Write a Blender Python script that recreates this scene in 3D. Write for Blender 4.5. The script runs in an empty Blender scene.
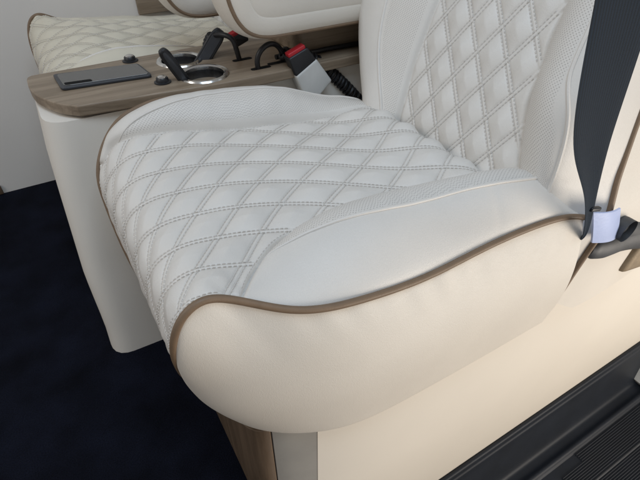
import bpy, bmesh, math, random
import numpy as np
from mathutils import Vector, Matrix, Euler
random.seed(4); rng = np.random.RandomState(7)

# ---------------------------------------------------------------- units
# modelled in "lens units": origin under the lens' optical centre, 1 unit = 0.36 m,
# +x towards the seat backs, +y across the cabin, +z up, cabin floor at z = -2.55
S = 0.36; FLOOR = -2.55
def W(P):
    P = np.asarray(P, float).reshape(-1, 3)
    return np.stack([P[:,0]*S, P[:,1]*S, (P[:,2]-FLOOR)*S], 1)

scene = bpy.context.scene
# ---------------------------------------------------------------- camera
cd = bpy.data.cameras.new('camera'); cam = bpy.data.objects.new('camera', cd)
scene.collection.objects.link(cam); scene.camera = cam
cd.sensor_width = 36; cd.lens = 36*470/640; cd.clip_start = .02; cd.clip_end = 100
cam.location = Vector(W([0,0,0])[0])
cam.rotation_euler = (math.radians(50), 0, math.radians(-30.6))
# ---------------------------------------------------------------- light
world = bpy.data.worlds.new('World'); scene.world = world; world.use_nodes = True
bg = world.node_tree.nodes['Background']; bg.inputs[0].default_value = (.77,.76,.765,1); bg.inputs[1].default_value = .34
def area(name, loc, target, size, energy, col):
    l = bpy.data.lights.new(name, 'AREA'); l.shape = 'RECTANGLE'; l.size, l.size_y = size
    l.energy = energy; l.color = col
    o = bpy.data.objects.new(name, l); scene.collection.objects.link(o)
    o.location = loc; o.rotation_euler = (Vector(target)-Vector(loc)).to_track_quat('-Z','Y').to_euler()
    return o
area('door_skylight', (.15,-.05,2.3), (.35,.5,.5), (1.1,.9), 16, (.66,.82,1))
area('front_window_light', (-1.5,.75,1.75), (.5,.6,.6), (.9,.8), 10, (1,.96,.91))
area('ground_bounce', (1.45,-1.25,.10), (.45,.4,.4), (1.3,.9), 31, (1,.91,.80))
scene.view_settings.view_transform = 'Standard'; scene.view_settings.look = 'None'
scene.view_settings.exposure = 0; scene.view_settings.gamma = 1

# ---------------------------------------------------------------- materials
def mat(name, col, rough=.5, metal=0, spec=.5, bump=None, var=None, coat=0):
    m = bpy.data.materials.new(name); m.use_nodes = True
    nt = m.node_tree; N = nt.nodes; L = nt.links; b = N['Principled BSDF']
    b.inputs['Base Color'].default_value = (*col,1); b.inputs['Roughness'].default_value = rough
    b.inputs['Metallic'].default_value = metal; b.inputs['Specular IOR Level'].default_value = spec
    if coat: b.inputs['Coat Weight'].default_value = coat
    tc = N.new('ShaderNodeTexCoord')
    if var:      # (scale, amount): soft tonal variation
        n = N.new('ShaderNodeTexNoise'); n.inputs['Scale'].default_value = var[0]; n.inputs['Detail'].default_value = 5
        L.new(tc.outputs['Object'], n.inputs['Vector'])
        mp = N.new('ShaderNodeMapRange'); mp.inputs['To Min'].default_value = 1-var[1]; mp.inputs['To Max'].default_value = 1+var[1]
        mp.inputs['From Min'].default_value = .3; mp.inputs['From Max'].default_value = .7
        L.new(n.outputs['Fac'], mp.inputs['Value'])
        mx = N.new('ShaderNodeVectorMath'); mx.operation = 'SCALE'; mx.inputs[0].default_value = col
        L.new(mp.outputs[0], mx.inputs['Scale']); L.new(mx.outputs[0], b.inputs['Base Color'])
        m['colour_socket'] = mx.name
    if bump:     # (scale, strength, distance)
        v = N.new('ShaderNodeTexVoronoi'); v.inputs['Scale'].default_value = bump[0]
        n2 = N.new('ShaderNodeTexNoise'); n2.inputs['Scale'].default_value = bump[0]*.35; n2.inputs['Detail'].default_value = 6
        L.new(tc.outputs['Object'], v.inputs['Vector']); L.new(tc.outputs['Object'], n2.inputs['Vector'])
        ad = N.new('ShaderNodeMath'); L.new(v.outputs['Distance'], ad.inputs[0]); L.new(n2.outputs['Fac'], ad.inputs[1])
        bp = N.new('ShaderNodeBump'); bp.inputs['Strength'].default_value = bump[1]; bp.inputs['Distance'].default_value = bump[2]
        L.new(ad.outputs[0], bp.inputs['Height']); L.new(bp.outputs[0], b.inputs['Normal'])
        m['bump'] = bp.name; m['height'] = ad.name
    return m

def leather(name, col, perf=True, rough=.37):
    m = mat(name, col, rough, 0, .45, bump=(1300,.34,.0006), var=(9,.03))
    nt = m.node_tree; N = nt.nodes; L = nt.links; b = N['Principled BSDF']
    rn = N.new('ShaderNodeTexNoise'); rn.inputs['Scale'].default_value = 40
    mr = N.new('ShaderNodeMapRange'); mr.inputs['To Min'].default_value = rough-.06; mr.inputs['To Max'].default_value = rough+.08
    L.new(rn.outputs['Fac'], mr.inputs['Value']); L.new(mr.outputs[0], b.inputs['Roughness'])
    if perf:
        uv = N.new('ShaderNodeUVMap'); uv.uv_map = 'cut'
        mp = N.new('ShaderNodeMapping'); mp.inputs['Rotation'].default_value = (0,0,math.radians(45)); mp.inputs['Scale'].default_value = (105,105,105)
        v = N.new('ShaderNodeTexVoronoi'); v.voronoi_dimensions = '2D'; v.inputs['Scale'].default_value = 1; v.inputs['Randomness'].default_value = 0
        L.new(uv.outputs[0], mp.inputs[0]); L.new(mp.outputs[0], v.inputs['Vector'])
        st = N.new('ShaderNodeMapRange'); st.inputs['From Min'].default_value = .30; st.inputs['From Max'].default_value = .16; st.inputs['To Max'].default_value = .62
        L.new(v.outputs['Distance'], st.inputs['Value'])
        at = N.new('ShaderNodeAttribute'); at.attribute_name = 'perf'
        ml = N.new('ShaderNodeMath'); ml.operation = 'MULTIPLY'; L.new(st.outputs[0], ml.inputs[0]); L.new(at.outputs['Fac'], ml.inputs[1])
        mix = N.new('ShaderNodeMix'); mix.data_type = 'RGBA'; mix.inputs['B'].default_value = (.30,.27,.24,1)
        L.new(N[m['colour_socket']].outputs[0], mix.inputs['A']); L.new(ml.outputs[0], mix.inputs['Factor'])
        L.new(mix.outputs['Result'], b.inputs['Base Color'])
    return m

M = {}
M['leather'] = leather('seat_leather', (.725,.69,.64))
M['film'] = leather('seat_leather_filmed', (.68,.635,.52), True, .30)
M['cream'] = leather('cream_leather', (.75,.695,.615), False, .5)
M['welt'] = leather('welt_leather', (.76,.74,.71), False)
M['pipe'] = mat('brown_piping', (.20,.135,.085), .5, 0, .4, bump=(900,.2,.0005), var=(60,.08))
M['thread'] = mat('thread', (.64,.61,.57), .75, 0, .2, var=(200,.1))
M['black'] = mat('black_plastic', (.012,.013,.016), .42, 0, .5, bump=(1400,.15,.0004), var=(50,.2))
M['lever'] = mat('grey_plastic', (.058,.06,.064), .5, 0, .45, bump=(1400,.2,.0004), var=(50,.15))
M['rubber'] = mat('black_cable', (.010,.010,.012), .45, 0, .5, var=(80,.2))
M['red'] = mat('red_plastic', (.42,.012,.02), .4, 0, .5, var=(60,.1))
M['sleeve'] = mat('pale_sleeve', (.60,.60,.58), .5, 0, .4, bump=(500,.1,.0005), var=(30,.05))
M['chrome'] = mat('brushed_steel', (.68,.67,.65), .2, 1, .5, var=(120,.06))
M['cup'] = mat('dark_steel', (.16,.17,.19), .24, 1, .5, var=(80,.15))
M['glass'] = mat('smoked_glass', (.10,.095,.088), .06, 0, .6, var=(5,.05))
M['tray'] = mat('dark_tray', (.035,.038,.045), .4, 0, .5, var=(60,.1))
M['wall'] = mat('wall_plastic', (.82,.785,.735), .55, 0, .35, bump=(700,.12,.0006), var=(3,.03))
M['panel'] = mat('cream_panel', (.77,.71,.62), .48, 0, .4, bump=(1300,.14,.0005), var=(4,.02))
M['console'] = mat('console_panel', (.82,.775,.70), .45, 0, .4, bump=(1300,.12,.0005), var=(4,.03))
M['trim'] = mat('grey_trim', (.30,.285,.26), .55, .0, .5, var=(20,.05))
M['step'] = mat('step_plastic', (.010,.013,.019), .5, 0, .32, bump=(1100,.3,.0006), var=(12,.18))
M['tag'] = mat('pale_blue_tag', (.50,.59,.88), .35, 0, .5, bump=(200,.12,.001), var=(25,.05))
M['slot'] = mat('dark_slot', (.006,.006,.006), .8, 0, .2, var=(40,.1))
M['bracket'] = mat('brown_bracket', (.26,.20,.13), .6, .2, .4, bump=(300,.2,.001), var=(60,.15))

def wood(name, a, b_, axis_scale=(1.5,26,26)):
    m = mat(name, a, .46, 0, .4)
    nt = m.node_tree; N = nt.nodes; L = nt.links; b = N['Principled BSDF']
    tc = N.new('ShaderNodeTexCoord'); mp = N.new('ShaderNodeMapping'); mp.inputs['Scale'].default_value = axis_scale
    L.new(tc.outputs['Object'], mp.inputs[0])
    n = N.new('ShaderNodeTexNoise'); n.inputs['Scale'].default_value = 2.2; n.inputs['Detail'].default_value = 8; n.inputs['Distortion'].default_value = .6
    L.new(mp.outputs[0], n.inputs['Vector'])
    n2 = N.new('ShaderNodeTexNoise'); n2.inputs['Scale'].default_value = 14; n2.inputs['Detail'].default_value = 4
    L.new(mp.outputs[0], n2.inputs['Vector'])
    ad = N.new('ShaderNodeMath'); ad.operation = 'MULTIPLY_ADD'; ad.inputs[1].default_value = .35
    L.new(n2.outputs['Fac'], ad.inputs[0]); L.new(n.outputs['Fac'], ad.inputs[2])
    r = N.new('ShaderNodeValToRGB'); r.color_ramp.elements[0].position = .48; r.color_ramp.elements[1].position = .86
    r.color_ramp.elements[0].color = (*b_,1); r.color_ramp.elements[1].color = (*a,1)
    L.new(ad.outputs[0], r.inputs[0]); L.new(r.outputs[0], b.inputs['Base Color'])
    bp = N.new('ShaderNodeBump'); bp.inputs['Strength'].default_value = .15; bp.inputs['Distance'].default_value = .0006
    L.new(n2.outputs['Fac'], bp.inputs['Height']); L.new(bp.outputs[0], b.inputs['Normal'])
    return m
M['wood'] = wood('taupe_wood', (.32,.25,.18), (.18,.135,.092))
M['wood_dark'] = wood('brown_wood', (.165,.115,.076), (.10,.068,.044), (26,26,1.5))

def carpet():
    m = mat('navy_carpet', (.0045,.006,.0125), .95, 0, .12)
    nt = m.node_tree; N = nt.nodes; L = nt.links; b = N['Principled BSDF']
    tc = N.new('ShaderNodeTexCoord')
    n = N.new('ShaderNodeTexNoise'); n.inputs['Scale'].default_value = 420; n.inputs['Detail'].default_value = 4
    n3 = N.new('ShaderNodeTexNoise'); n3.inputs['Scale'].default_value = 9; n3.inputs['Detail'].default_value = 3
    L.new(tc.outputs['Object'], n.inputs['Vector']); L.new(tc.outputs['Object'], n3.inputs['Vector'])
    ml = N.new('ShaderNodeMath'); ml.operation = 'MULTIPLY'; L.new(n.outputs['Fac'], ml.inputs[0]); L.new(n3.outputs['Fac'], ml.inputs[1])
    r = N.new('ShaderNodeValToRGB'); r.color_ramp.elements[0].position = .12; r.color_ramp.elements[1].position = .42
    r.color_ramp.elements[0].color = (.0015,.002,.0048,1); r.color_ramp.elements[1].color = (.009,.0115,.024,1)
    L.new(ml.outputs[0], r.inputs[0]); L.new(r.outputs[0], b.inputs['Base Color'])
    bp = N.new('ShaderNodeBump'); bp.inputs['Strength'].default_value = .9; bp.inputs['Distance'].default_value = .004
    L.new(n.outputs['Fac'], bp.inputs['Height']); L.new(bp.outputs[0], b.inputs['Normal'])
    return m
M['carpet'] = carpet()

def webbing():
    m = mat('navy_webbing', (.012,.020,.036), .7, 0, .2)
    nt = m.node_tree; N = nt.nodes; L = nt.links; b = N['Principled BSDF']
    uv = N.new('ShaderNodeUVMap'); uv.uv_map = 'cut'
    w1 = N.new('ShaderNodeTexWave'); w1.bands_direction = 'X'; w1.inputs['Scale'].default_value = 22; w1.inputs['Distortion'].default_value = .3
    w2 = N.new('ShaderNodeTexWave'); w2.bands_direction = 'Y'; w2.inputs['Scale'].default_value = 60; w2.inputs['Distortion'].default_value = .5
    L.new(uv.outputs[0], w1.inputs[0]); L.new(uv.outputs[0], w2.inputs[0])
    ad = N.new('ShaderNodeMath'); L.new(w1.outputs['Fac'], ad.inputs[0]); L.new(w2.outputs['Fac'], ad.inputs[1])
    w3 = N.new('ShaderNodeTexWave'); w3.bands_direction = 'X'; w3.inputs['Scale'].default_value = 2.6
    L.new(uv.outputs[0], w3.inputs[0])
    mix = N.new('ShaderNodeMix'); mix.data_type = 'RGBA'; mix.inputs['A'].default_value = (.005,.012,.022,1); mix.inputs['B'].default_value = (.010,.024,.046,1)
    L.new(w3.outputs['Fac'], mix.inputs['Factor']); L.new(mix.outputs['Result'], b.inputs['Base Color'])
    bp = N.new('ShaderNodeBump'); bp.inputs['Strength'].default_value = .35; bp.inputs['Distance'].default_value = .0008
    L.new(ad.outputs[0], bp.inputs['Height']); L.new(bp.outputs[0], b.inputs['Normal'])
    return m
M['web'] = webbing()

# ---------------------------------------------------------------- mesh helpers (all in lens units)
col = scene.collection
def empty(name, loc, label=None, cat=None, group=None):
    o = bpy.data.objects.new(name, None); col.objects.link(o); o.location = Vector(W(loc)[0]); o.empty_display_size = .05
    tag(o, label, cat, group); return o
def tag(o, label=None, cat=None, group=None, kind=None):
    if label: o['label'] = label
    if cat: o['category'] = cat
    if group: o['group'] = group
    if kind: o['kind'] = kind
    return o
def root_of(p):
    while p.parent: p = p.parent
    return p
def build(name, V, F, m, parent=None, smooth=True, uv=None, attrs=None, loc=None):
    V = W(V)
    if parent is not None: off = np.array(root_of(parent).location)
    elif loc is not None: off = W(loc)[0]
    else: off = np.zeros(3)
    me = bpy.data.meshes.new(name)
    Vl = (V-off)
    if isinstance(F, np.ndarray):
        n = len(F); k = F.shape[1]
        me.vertices.add(len(Vl)); me.vertices.foreach_set('co', Vl.astype(np.float32).ravel())
        me.loops.add(n*k); me.loops.foreach_set('vertex_index', F.astype(np.int32).ravel())
        me.polygons.add(n); me.polygons.foreach_set('loop_start', np.arange(0,n*k,k,dtype=np.int32))
        me.update(calc_edges=True)
    else:
        me.from_pydata(Vl.tolist(), [], [list(map(int,f)) for f in F])
    me.validate()
    if smooth: me.polygons.foreach_set('use_smooth', np.ones(len(me.polygons), bool))
    if uv is not None:
        l = me.uv_layers.new(name='cut'); idx = np.zeros(len(me.loops), np.int32); me.loops.foreach_get('vertex_index', idx)
        l.data.foreach_set('uv', np.asarray(uv, np.float32)[idx].ravel())
    for k_, a in (attrs or {}).items():
        at = me.attributes.new(k_, 'FLOAT', 'POINT'); at.data.foreach_set('value', np.asarray(a, np.float32).ravel())
    if smooth and not isinstance(F, np.ndarray): me.set_sharp_from_angle(angle=math.radians(38))
    me.materials.append(m); me.update()
    o = bpy.data.objects.new(name, me); col.objects.link(o)
    if parent is not None: o.parent = parent
    else: o.location = Vector(off)
    return o
def grid_faces(n, m, wrap=False):
    i, j = np.meshgrid(np.arange(n-1), np.arange(m if wrap else m-1), indexing='ij')
    j2 = (j+1) % m
    return np.stack([i*m+j, i*m+j2, (i+1)*m+j2, (i+1)*m+j], -1).reshape(-1,4)
class MB:
    def __init__(s): s.V = []; s.F = []; s.n = 0
    def add(s, V, F):
        V = np.asarray(V, float).reshape(-1,3); s.V.append(V); s.F += [[int(i)+s.n for i in f] for f in F]; s.n += len(V); return s
    def out(s): return np.concatenate(s.V), s.F
def cspline(t, Y, tt):
    t = np.asarray(t,float); Y = np.asarray(Y,float); n = len(t); h = np.diff(t)
    A = np.zeros((n,n)); B = np.zeros((n,)+Y.shape[1:]); A[0,0] = A[-1,-1] = 1
    for i in range(1,n-1):
        A[i,i-1] = h[i-1]; A[i,i] = 2*(h[i-1]+h[i]); A[i,i+1] = h[i]
        B[i] = 6*((Y[i+1]-Y[i])/h[i]-(Y[i]-Y[i-1])/h[i-1])
    m = np.linalg.solve(A,B); k = np.clip(np.searchsorted(t,tt)-1,0,n-2)
    sh = (-1,)+(1,)*(Y.ndim-1); H = h[k].reshape(sh); a = (t[k+1]-tt).reshape(sh); b = (tt-t[k]).reshape(sh)
    return m[k]*a**3/(6*H)+m[k+1]*b**3/(6*H)+(Y[k]/H-m[k]*H/6)*a+(Y[k+1]/H-m[k+1]*H/6)*b
def smooth_path(P, n):
    P = np.asarray(P,float); t = np.r_[0,np.cumsum(np.linalg.norm(np.diff(P,axis=0),axis=1)**.7)]
    return cspline(t, P, np.linspace(0,t[-1],n))
def resample(P, n):
    P = np.asarray(P,float); t = np.r_[0,np.cumsum(np.linalg.norm(np.diff(P,axis=0),axis=1))]
    q = np.linspace(0,t[-1],n); return np.stack([np.interp(q,t,P[:,k]) for k in range(3)],1)
def frames(P, closed=False):
    if closed: T = np.roll(P,-1,0)-np.roll(P,1,0)
    else: T = np.gradient(P, axis=0)
    T /= np.linalg.norm(T,axis=1)[:,None]+1e-12
    up = np.array([0,0,1.]) if abs(T[0,2]) < .9 else np.array([1.,0,0])
    N = np.zeros_like(P); v = np.cross(T[0], up); v /= np.linalg.norm(v)
    for i in range(len(P)):
        v = v-T[i]*(v@T[i]); v /= np.linalg.norm(v); N[i] = v
    return T, N, np.cross(T,N)
def tube(P, r, n=10, closed=False, caps=True):
    P = np.asarray(P,float); T,N,B = frames(P, closed); a = np.linspace(0,2*np.pi,n,endpoint=False)
    r = np.broadcast_to(np.asarray(r,float), (len(P),))
    V = P[:,None]+r[:,None,None]*(N[:,None]*np.cos(a)[None,:,None]+B[:,None]*np.sin(a)[None,:,None])
    F = [list(map(int,f)) for f in grid_faces(len(P), n, True)]
    if closed:
        k = (len(P)-1)*n
        # close the ring with the offset that lines up best
        last = V[-1]; first = V[0]; sh = int(np.argmin(((first-last[0])**2).sum(1)))
        F += [[k+j, k+(j+1)%n, (j+1+sh)%n, (j+sh)%n] for j in range(n)]
    elif caps:
        F.append(list(range(n))[::-1]); k = (len(P)-1)*n; F.append([k+j for j in range(n)])
    return V.reshape(-1,3), F
def lathe(prof, c, n=48, axis_tilt=None):
    a = np.linspace(0,2*np.pi,n,endpoint=False); V = []
    for r,z in prof: V += [(r*math.cos(t), r*math.sin(t), z) for t in a]
    V = np.array(V)
    if axis_tilt is not None: V = V @ np.array(Euler(axis_tilt).to_matrix()).T
    return V+np.array(c), [list(map(int,f)) for f in grid_faces(len(prof), n, True)]
def rbox(c, size, bev=.01, rot=None, seg=3):
    bm = bmesh.new(); bmesh.ops.create_cube(bm, size=1)
    for v in bm.verts: v.co = Vector((v.co.x*size[0], v.co.y*size[1], v.co.z*size[2]))
    if bev: bmesh.ops.bevel(bm, geom=bm.edges[:], offset=bev, segments=seg, affect='EDGES', profile=.5)
    R = rot if isinstance(rot, Matrix) else (Euler(rot).to_matrix() if rot else Matrix.Identity(3))
    bm.verts.index_update()
    V = [tuple(R@v.co+Vector(c)) for v in bm.verts]; F = [[v.index for v in f.verts] for f in bm.faces]; bm.free()
    return np.array(V), F
def offset_loop(P2, d):      # inset a closed 2-D outline (counter-clockwise) by d
    P2 = np.asarray(P2,float); T = np.roll(P2,-1,0)-np.roll(P2,1,0); T /= np.linalg.norm(T,axis=1)[:,None]
    return P2+d*np.stack([-T[:,1],T[:,0]],1)
def slab(out2, z0, z1, bev=.012, seg=4, plane='xy', topcap=True):
    """rounded-edge plate: outline in the given plane, thickness along the third axis"""
    n = len(out2); loops = []
    for k in range(seg+1):
        a = k/seg*math.pi/2; loops.append((offset_loop(out2, bev*(1-math.sin(a))), z0+bev*(1-math.cos(a))))
    for k in range(seg+1):
        a = k/seg*math.pi/2; loops.append((offset_loop(out2, bev*(1-math.cos(a))), z1-bev*(1-math.sin(a))))
    V = np.concatenate([np.c_[p, np.full(n,z)] for p,z in loops])
    F = [list(map(int,f)) for f in grid_faces(len(loops), n, True)]
    F.append(list(range(n))[::-1]); k = (len(loops)-1)*n; F.append([k+j for j in range(n)])
    if plane == 'xz':
        V = V[:,[0,2,1]]; F = [f[::-1] for f in F]
    return V, F
def round_poly(P, r, seg=8):
    P = [np.array(p,float) for p in P]; out = []
    r = r if hasattr(r,'__len__') else [r]*len(P)
    for i,p in enumerate(P):
        a = P[i-1]-p; b = P[(i+1)%len(P)]-p; ra = min(r[i], .48*np.linalg.norm(a), .48*np.linalg.norm(b))
        A = p+a/np.linalg.norm(a)*ra; B = p+b/np.linalg.norm(b)*ra
        for k in range(seg+1):
            t = k/seg; out.append((1-t)**2*A+2*t*(1-t)*p+t*t*B)
    return np.array(out)
def densify(P2, n):
    Q = np.vstack([P2,P2[:1]]); t = np.r_[0,np.cumsum(np.linalg.norm(np.diff(Q,axis=0),axis=1))]
    q = np.linspace(0,t[-1],n,endpoint=False); return np.stack([np.interp(q,t,Q[:,k]) for k in (0,1)],1)
def ci(x, xp, fp):
    x = np.asarray(x); return cspline(np.array(xp,float), np.array(fp,float), np.clip(x,xp[0],xp[-1]).ravel()).reshape(x.shape)
def soft(x): x = np.clip(x,0,1); return x*x*(3-2*x)
def ripple(u, v, f, seed, n=6):
    r = np.random.RandomState(seed); o = 0
    for _ in range(n):
        a = r.rand()*6.28; k = f*(.6+r.rand()); o = o+np.sin(u*k*math.cos(a)+v*k*math.sin(a)+r.rand()*6.28)
    return o/n
def normals(P):
    du = np.gradient(P,axis=0); dv = np.gradient(P,axis=1); n = np.cross(du,dv)
    return n/(np.linalg.norm(n,axis=-1,keepdims=True)+1e-12)
def arc_uv(P_, along, yy, lo, hi):
    a = np.concatenate([np.zeros((P_.shape[0],1)), np.cumsum(np.linalg.norm(np.diff(P_,axis=1),axis=2),axis=1)],1)
    out = np.zeros_like(a)
    for i in range(len(a)):
        o = np.argsort(yy[i]); l_ = np.interp(lo[i,len(lo[i])//2], yy[i][o], a[i][o]); h_ = np.interp(hi[i,len(hi[i])//2], yy[i][o], a[i][o])
        out[i] = np.where(np.abs(a[i]-l_)<np.abs(a[i]-h_), a[i]-l_, a[i]-h_)
    return np.stack([along,out],-1).reshape(-1,2)
def seam_path(P, N, rows, tcol, lift=0):
    """polyline on a sheet: for every row a fractional column"""
    out = []; nr = []
    for i,c in zip(rows,tcol):
        j = int(np.clip(math.floor(c),0,P.shape[1]-2)); f = c-j
        out.append(P[i,j]*(1-f)+P[i,j+1]*f); nr.append(N[i,j]*(1-f)+N[i,j+1]*f)
    out = np.array(out); nr = np.array(nr); nr /= np.linalg.norm(nr,axis=1)[:,None]
    return out+lift*nr, nr
def stitches(mb, path, nr, off, pitch=.0165, length=.0118, r=.0017, lift=.001):
    """a row of separate thread stitches beside a seam path"""
    if len(path) < 4: return
    seg = np.r_[0,np.cumsum(np.linalg.norm(np.diff(path,axis=0),axis=1))]
    L = seg[-1]; n = int(L/pitch)
    if n < 1: return
    c = (np.arange(n)+.5)*pitch
    f = lambda q, A: np.stack([np.interp(q,seg,A[:,k]) for k in range(3)],1)
    a = f(c-length/2,path); b = f(c+length/2,path); m_ = f(c,path); nn = f(c,nr)
    T = b-a; T /= np.linalg.norm(T,axis=1)[:,None]+1e-12; B = np.cross(T,nn)
    a = a+B*off; b = b+B*off; m_ = m_+B*off
    V = []; ring = [(1,0),(0,1),(-1,0),(0,-1)]
    st = [(a-nn*r*.9,.55),(a*.7+m_*.3+nn*lift,1.),(m_*.3+b*.7+nn*lift,1.),(b-nn*r*.9,.55)]
    for p,s_ in st:
        for cu,cv in ring: V.append(p+r*s_*(B*cu+nn*cv))
    V = np.stack(V,1)      # n,16,3
    base = [[k*4+j, k*4+(j+1)%4, (k+1)*4+(j+1)%4, (k+1)*4+j] for k in range(3) for j in range(4)]+[[3,2,1,0],[12,13,14,15]]
    mb.append((V, base))
def flush_stitches(mb, name, parent):
    V = np.concatenate([v for v,_ in mb]).reshape(-1,3); n = len(V)//16; base = mb[0][1]
    F = [[i*16+k for k in f] for i in range(n) for f in base]
    return build(name, V, F, M['thread'], parent)

# ================================================================ SETTING
fl = MB(); L6 = [(-3.5,-1.2),(.26,-1.2),(.26,.90),(5.5,.90),(5.5,4.85),(-3.5,4.85)]
V = [(a,b,FLOOR) for a,b in L6]+[(a,b,FLOOR-.1) for a,b in L6]
fl.add(V, [list(range(6)), list(range(11,5,-1))]+[[k,k+6,(k+1)%6+6,(k+1)%6] for k in range(6)])
tag(build('floor', *fl.out(), M['carpet'], smooth=False), kind='structure')
wl = MB(); wl.add(*rbox((1.2,4.80,-.6), (9.4,.08,4.0), 0))
tag(build('wall', *wl.out(), M['wall'], smooth=False), kind='structure')

# ================================================================ SEAT CUSHION
YC = 1.57
NR = np.array([(.15,1.33,-1.855),(.10,1.15,-1.56),(.064,.99,-1.27),(.072,.93,-1.065),(.110,.92,-.985),(.163,.92,-.956),(.243,.91,-.98),(.395,.84,-1.042),
      (.618,.80,-1.086),(.909,.80,-1.122),(1.24,.80,-1.110),(1.56,.79,-1.128),(1.70,.765,-1.16)])
CR = np.array([(.17,-1.87),(.085,-1.56),(.060,-1.31),(.085,-1.15),(.135,-1.085),(.20,-1.052),(.30,-1.035),(.45,-1.03),(.65,-1.04),(.92,-1.05),(1.22,-1.052),(1.43,-1.045),(1.53,-1.27)])
FR = np.array([(.15,1.81,-1.855),(.070,1.95,-1.60),(.055,2.12,-1.32),(.088,2.20,-1.16),(.15,2.23,-1.07),(.22,2.235,-1.00),(.32,2.25,-.962),(.46,2.28,-.955),
      (.65,2.315,-1.0),(.92,2.325,-1.075),(1.24,2.31,-1.17),(1.53,2.29,-1.24),(1.68,2.27,-1.27)])
NS, NT = 620, 460
CC = np.c_[CR[:,0], np.full(len(CR),YC), CR[:,1]]
tr = np.r_[0,np.cumsum(np.linalg.norm(np.diff(CC,axis=0),axis=1)+.5*np.linalg.norm(np.diff(NR,axis=0),axis=1))]
ss = np.linspace(0,tr[-1],NS)
n_ = cspline(tr,NR,ss); c_ = cspline(tr,CC,ss); f_ = cspline(tr,FR,ss)
t = np.linspace(-1,1,NT)
wN = np.where(t<0, np.abs(t)**2.6, 0); wF = np.where(t>0, np.abs(t)**2.6, 0); wC = 1-wN-wF
P = n_[:,None]*wN[None,:,None]+c_[:,None]*wC[None,:,None]+f_[:,None]*wF[None,:,None]
y = n_[:,1][:,None]*(1-t)[None]/2+f_[:,1][:,None]*(1+t)[None]/2
P[:,:,1] = y
# unrolled length along the sheet: equals x on the flat top, continues round the front
i0 = int(np.argmin(np.abs(c_[:,0]-.62)+np.where(np.arange(NS)<NS//4,9,0)))
d = np.linalg.norm(np.diff(P,axis=0),axis=2)
X = np.zeros((NS,NT)); X[i0] = P[i0,:,0]
X[i0+1:] = X[i0]+np.cumsum(d[i0:],axis=0); X[:i0] = X[i0]-np.cumsum(d[:i0][::-1],axis=0)[::-1]
yN = np.broadcast_to(n_[:,1][:,None],y.shape); yF = np.broadcast_to(f_[:,1][:,None],y.shape)
xx = P[:,:,0]; front = (np.arange(NS) < i0)[:,None]
bN = np.where(X<.24, .9+(X-.24)*3, ci(X,[.24,.33,.434,.55,.707,.9,1.2,1.45,1.7],[.90,1.0,1.085,1.14,1.172,1.172,1.125,1.06,1.0]))
bF = ci(X,[-.12,-.02,.10,.228,.36,.65,1.2,1.49,1.7],[2.6,2.22,2.15,2.10,2.06,1.99,1.93,1.90,1.90])
qN = np.clip((bN-y)/np.maximum(bN-yN,1e-3),-9,1); qF = np.clip((y-bF)/np.maximum(yF-bF,1e-3),-9,1)
hN = ci(X,[.2,.30,.45,.7,1.0,1.4,1.7],[0,.014,.052,.112,.130,.116,.07]); hF = ci(X,[-.05,.1,.3,.55,.8,1.05,1.3,1.6],[0,.02,.055,.105,.132,.122,.06,.0])
shp = lambda q: np.where(q>0, np.sin(np.pi*np.clip(q,0,1)**.70)**.75, 0)
D = hN*shp(qN)+hF*np.where(qF>0, np.sin(np.pi*np.clip(qF,0,1)**.88)**.75, 0)
# quilting
MA, PA, OA = .66, .190, 1.126; MBs, PB, OB = -.66, .172, 2.268
fA = (y-MA*X-OA)/PA+.035*ripple(X,y,7,41); fB = (y-MBs*X-OB)/PB+.035*ripple(X,y,7,42)
gx = [-.9,0,.155,.30,.45,.60,.75,.9,1.1,1.25,1.7]
gA = lambda q: ci(q,gx,[3.05,1.18,.84,.53,.28,.09,.02,.05,.12,.16,.2]); gB = lambda q: ci(q,gx,[3.40,1.50,1.10,.75,.40,.14,.01,-.02,-.06,0,0])
fA = fA+gA(X); fB = fB+gB(X); e_ = .01
dA = np.abs(fA-np.round(fA))/np.sqrt(1/PA**2+(-MA/PA+(gA(X+e_)-gA(X-e_))/(2*e_))**2); dB = np.abs(fB-np.round(fB))/np.sqrt(1/PB**2+(-MBs/PB+(gB(X+e_)-gB(X-e_))/(2*e_))**2)
inq = (y>bN)&(y<bF)
edge = np.minimum(y-bN, bF-y)
puff = lambda d_, w=.030: 1-np.exp(-np.maximum(d_-.008,0)/w)
ridge = lambda d_: np.where(d_<.008, .0022*np.cos(d_/.008*np.pi/2), 0)-.0030*np.exp(-((d_-.009)/.003)**2)
pf = np.interp(X,[-.6,0,.25,.5],[.014,.020,.034,.040])*puff(dA,.05)*puff(dB,.05)*(1-np.exp(-np.maximum(edge,0)/.02))
D += np.where(inq, pf+ridge(dA)*(dB>.008)+ridge(dB), 0)
# the seam between quilting and bolsters, soft puckers on the bolsters
eN = np.abs(y-bN); eF = np.abs(y-bF)
D -= .014*np.exp(-(eN/.010)**2)*(X>.24)+.012*np.exp(-(eF/.010)**2)*(X>0)
D += np.where(inq, (.0030*ripple(X,y,24,31)+.0014*ripple(X,y,60,33))*puff(dA)*puff(dB)+.005*ripple(X,y,5,32), 0)
bol = np.where(inq,0,1)
D += bol*(.006*ripple(X,y,9,3)+.0034*ripple(X*1.4,y*.6,42,5)*soft((.5-np.minimum(qN,1))*1.5+.4))
# creases across the near bolster towards its rear end
D += np.where(qN>0, -.0026*np.exp(-((X-1.30-.35*(y-.95))/.022)**2)*soft(1.6-2*np.abs(qN-.72)*2.2)-.002*np.exp(-((X-1.43-.3*(y-.95))/.03)**2)*soft(1.6-np.abs(qN-.6)*4), 0)*soft(qN*2)
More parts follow.
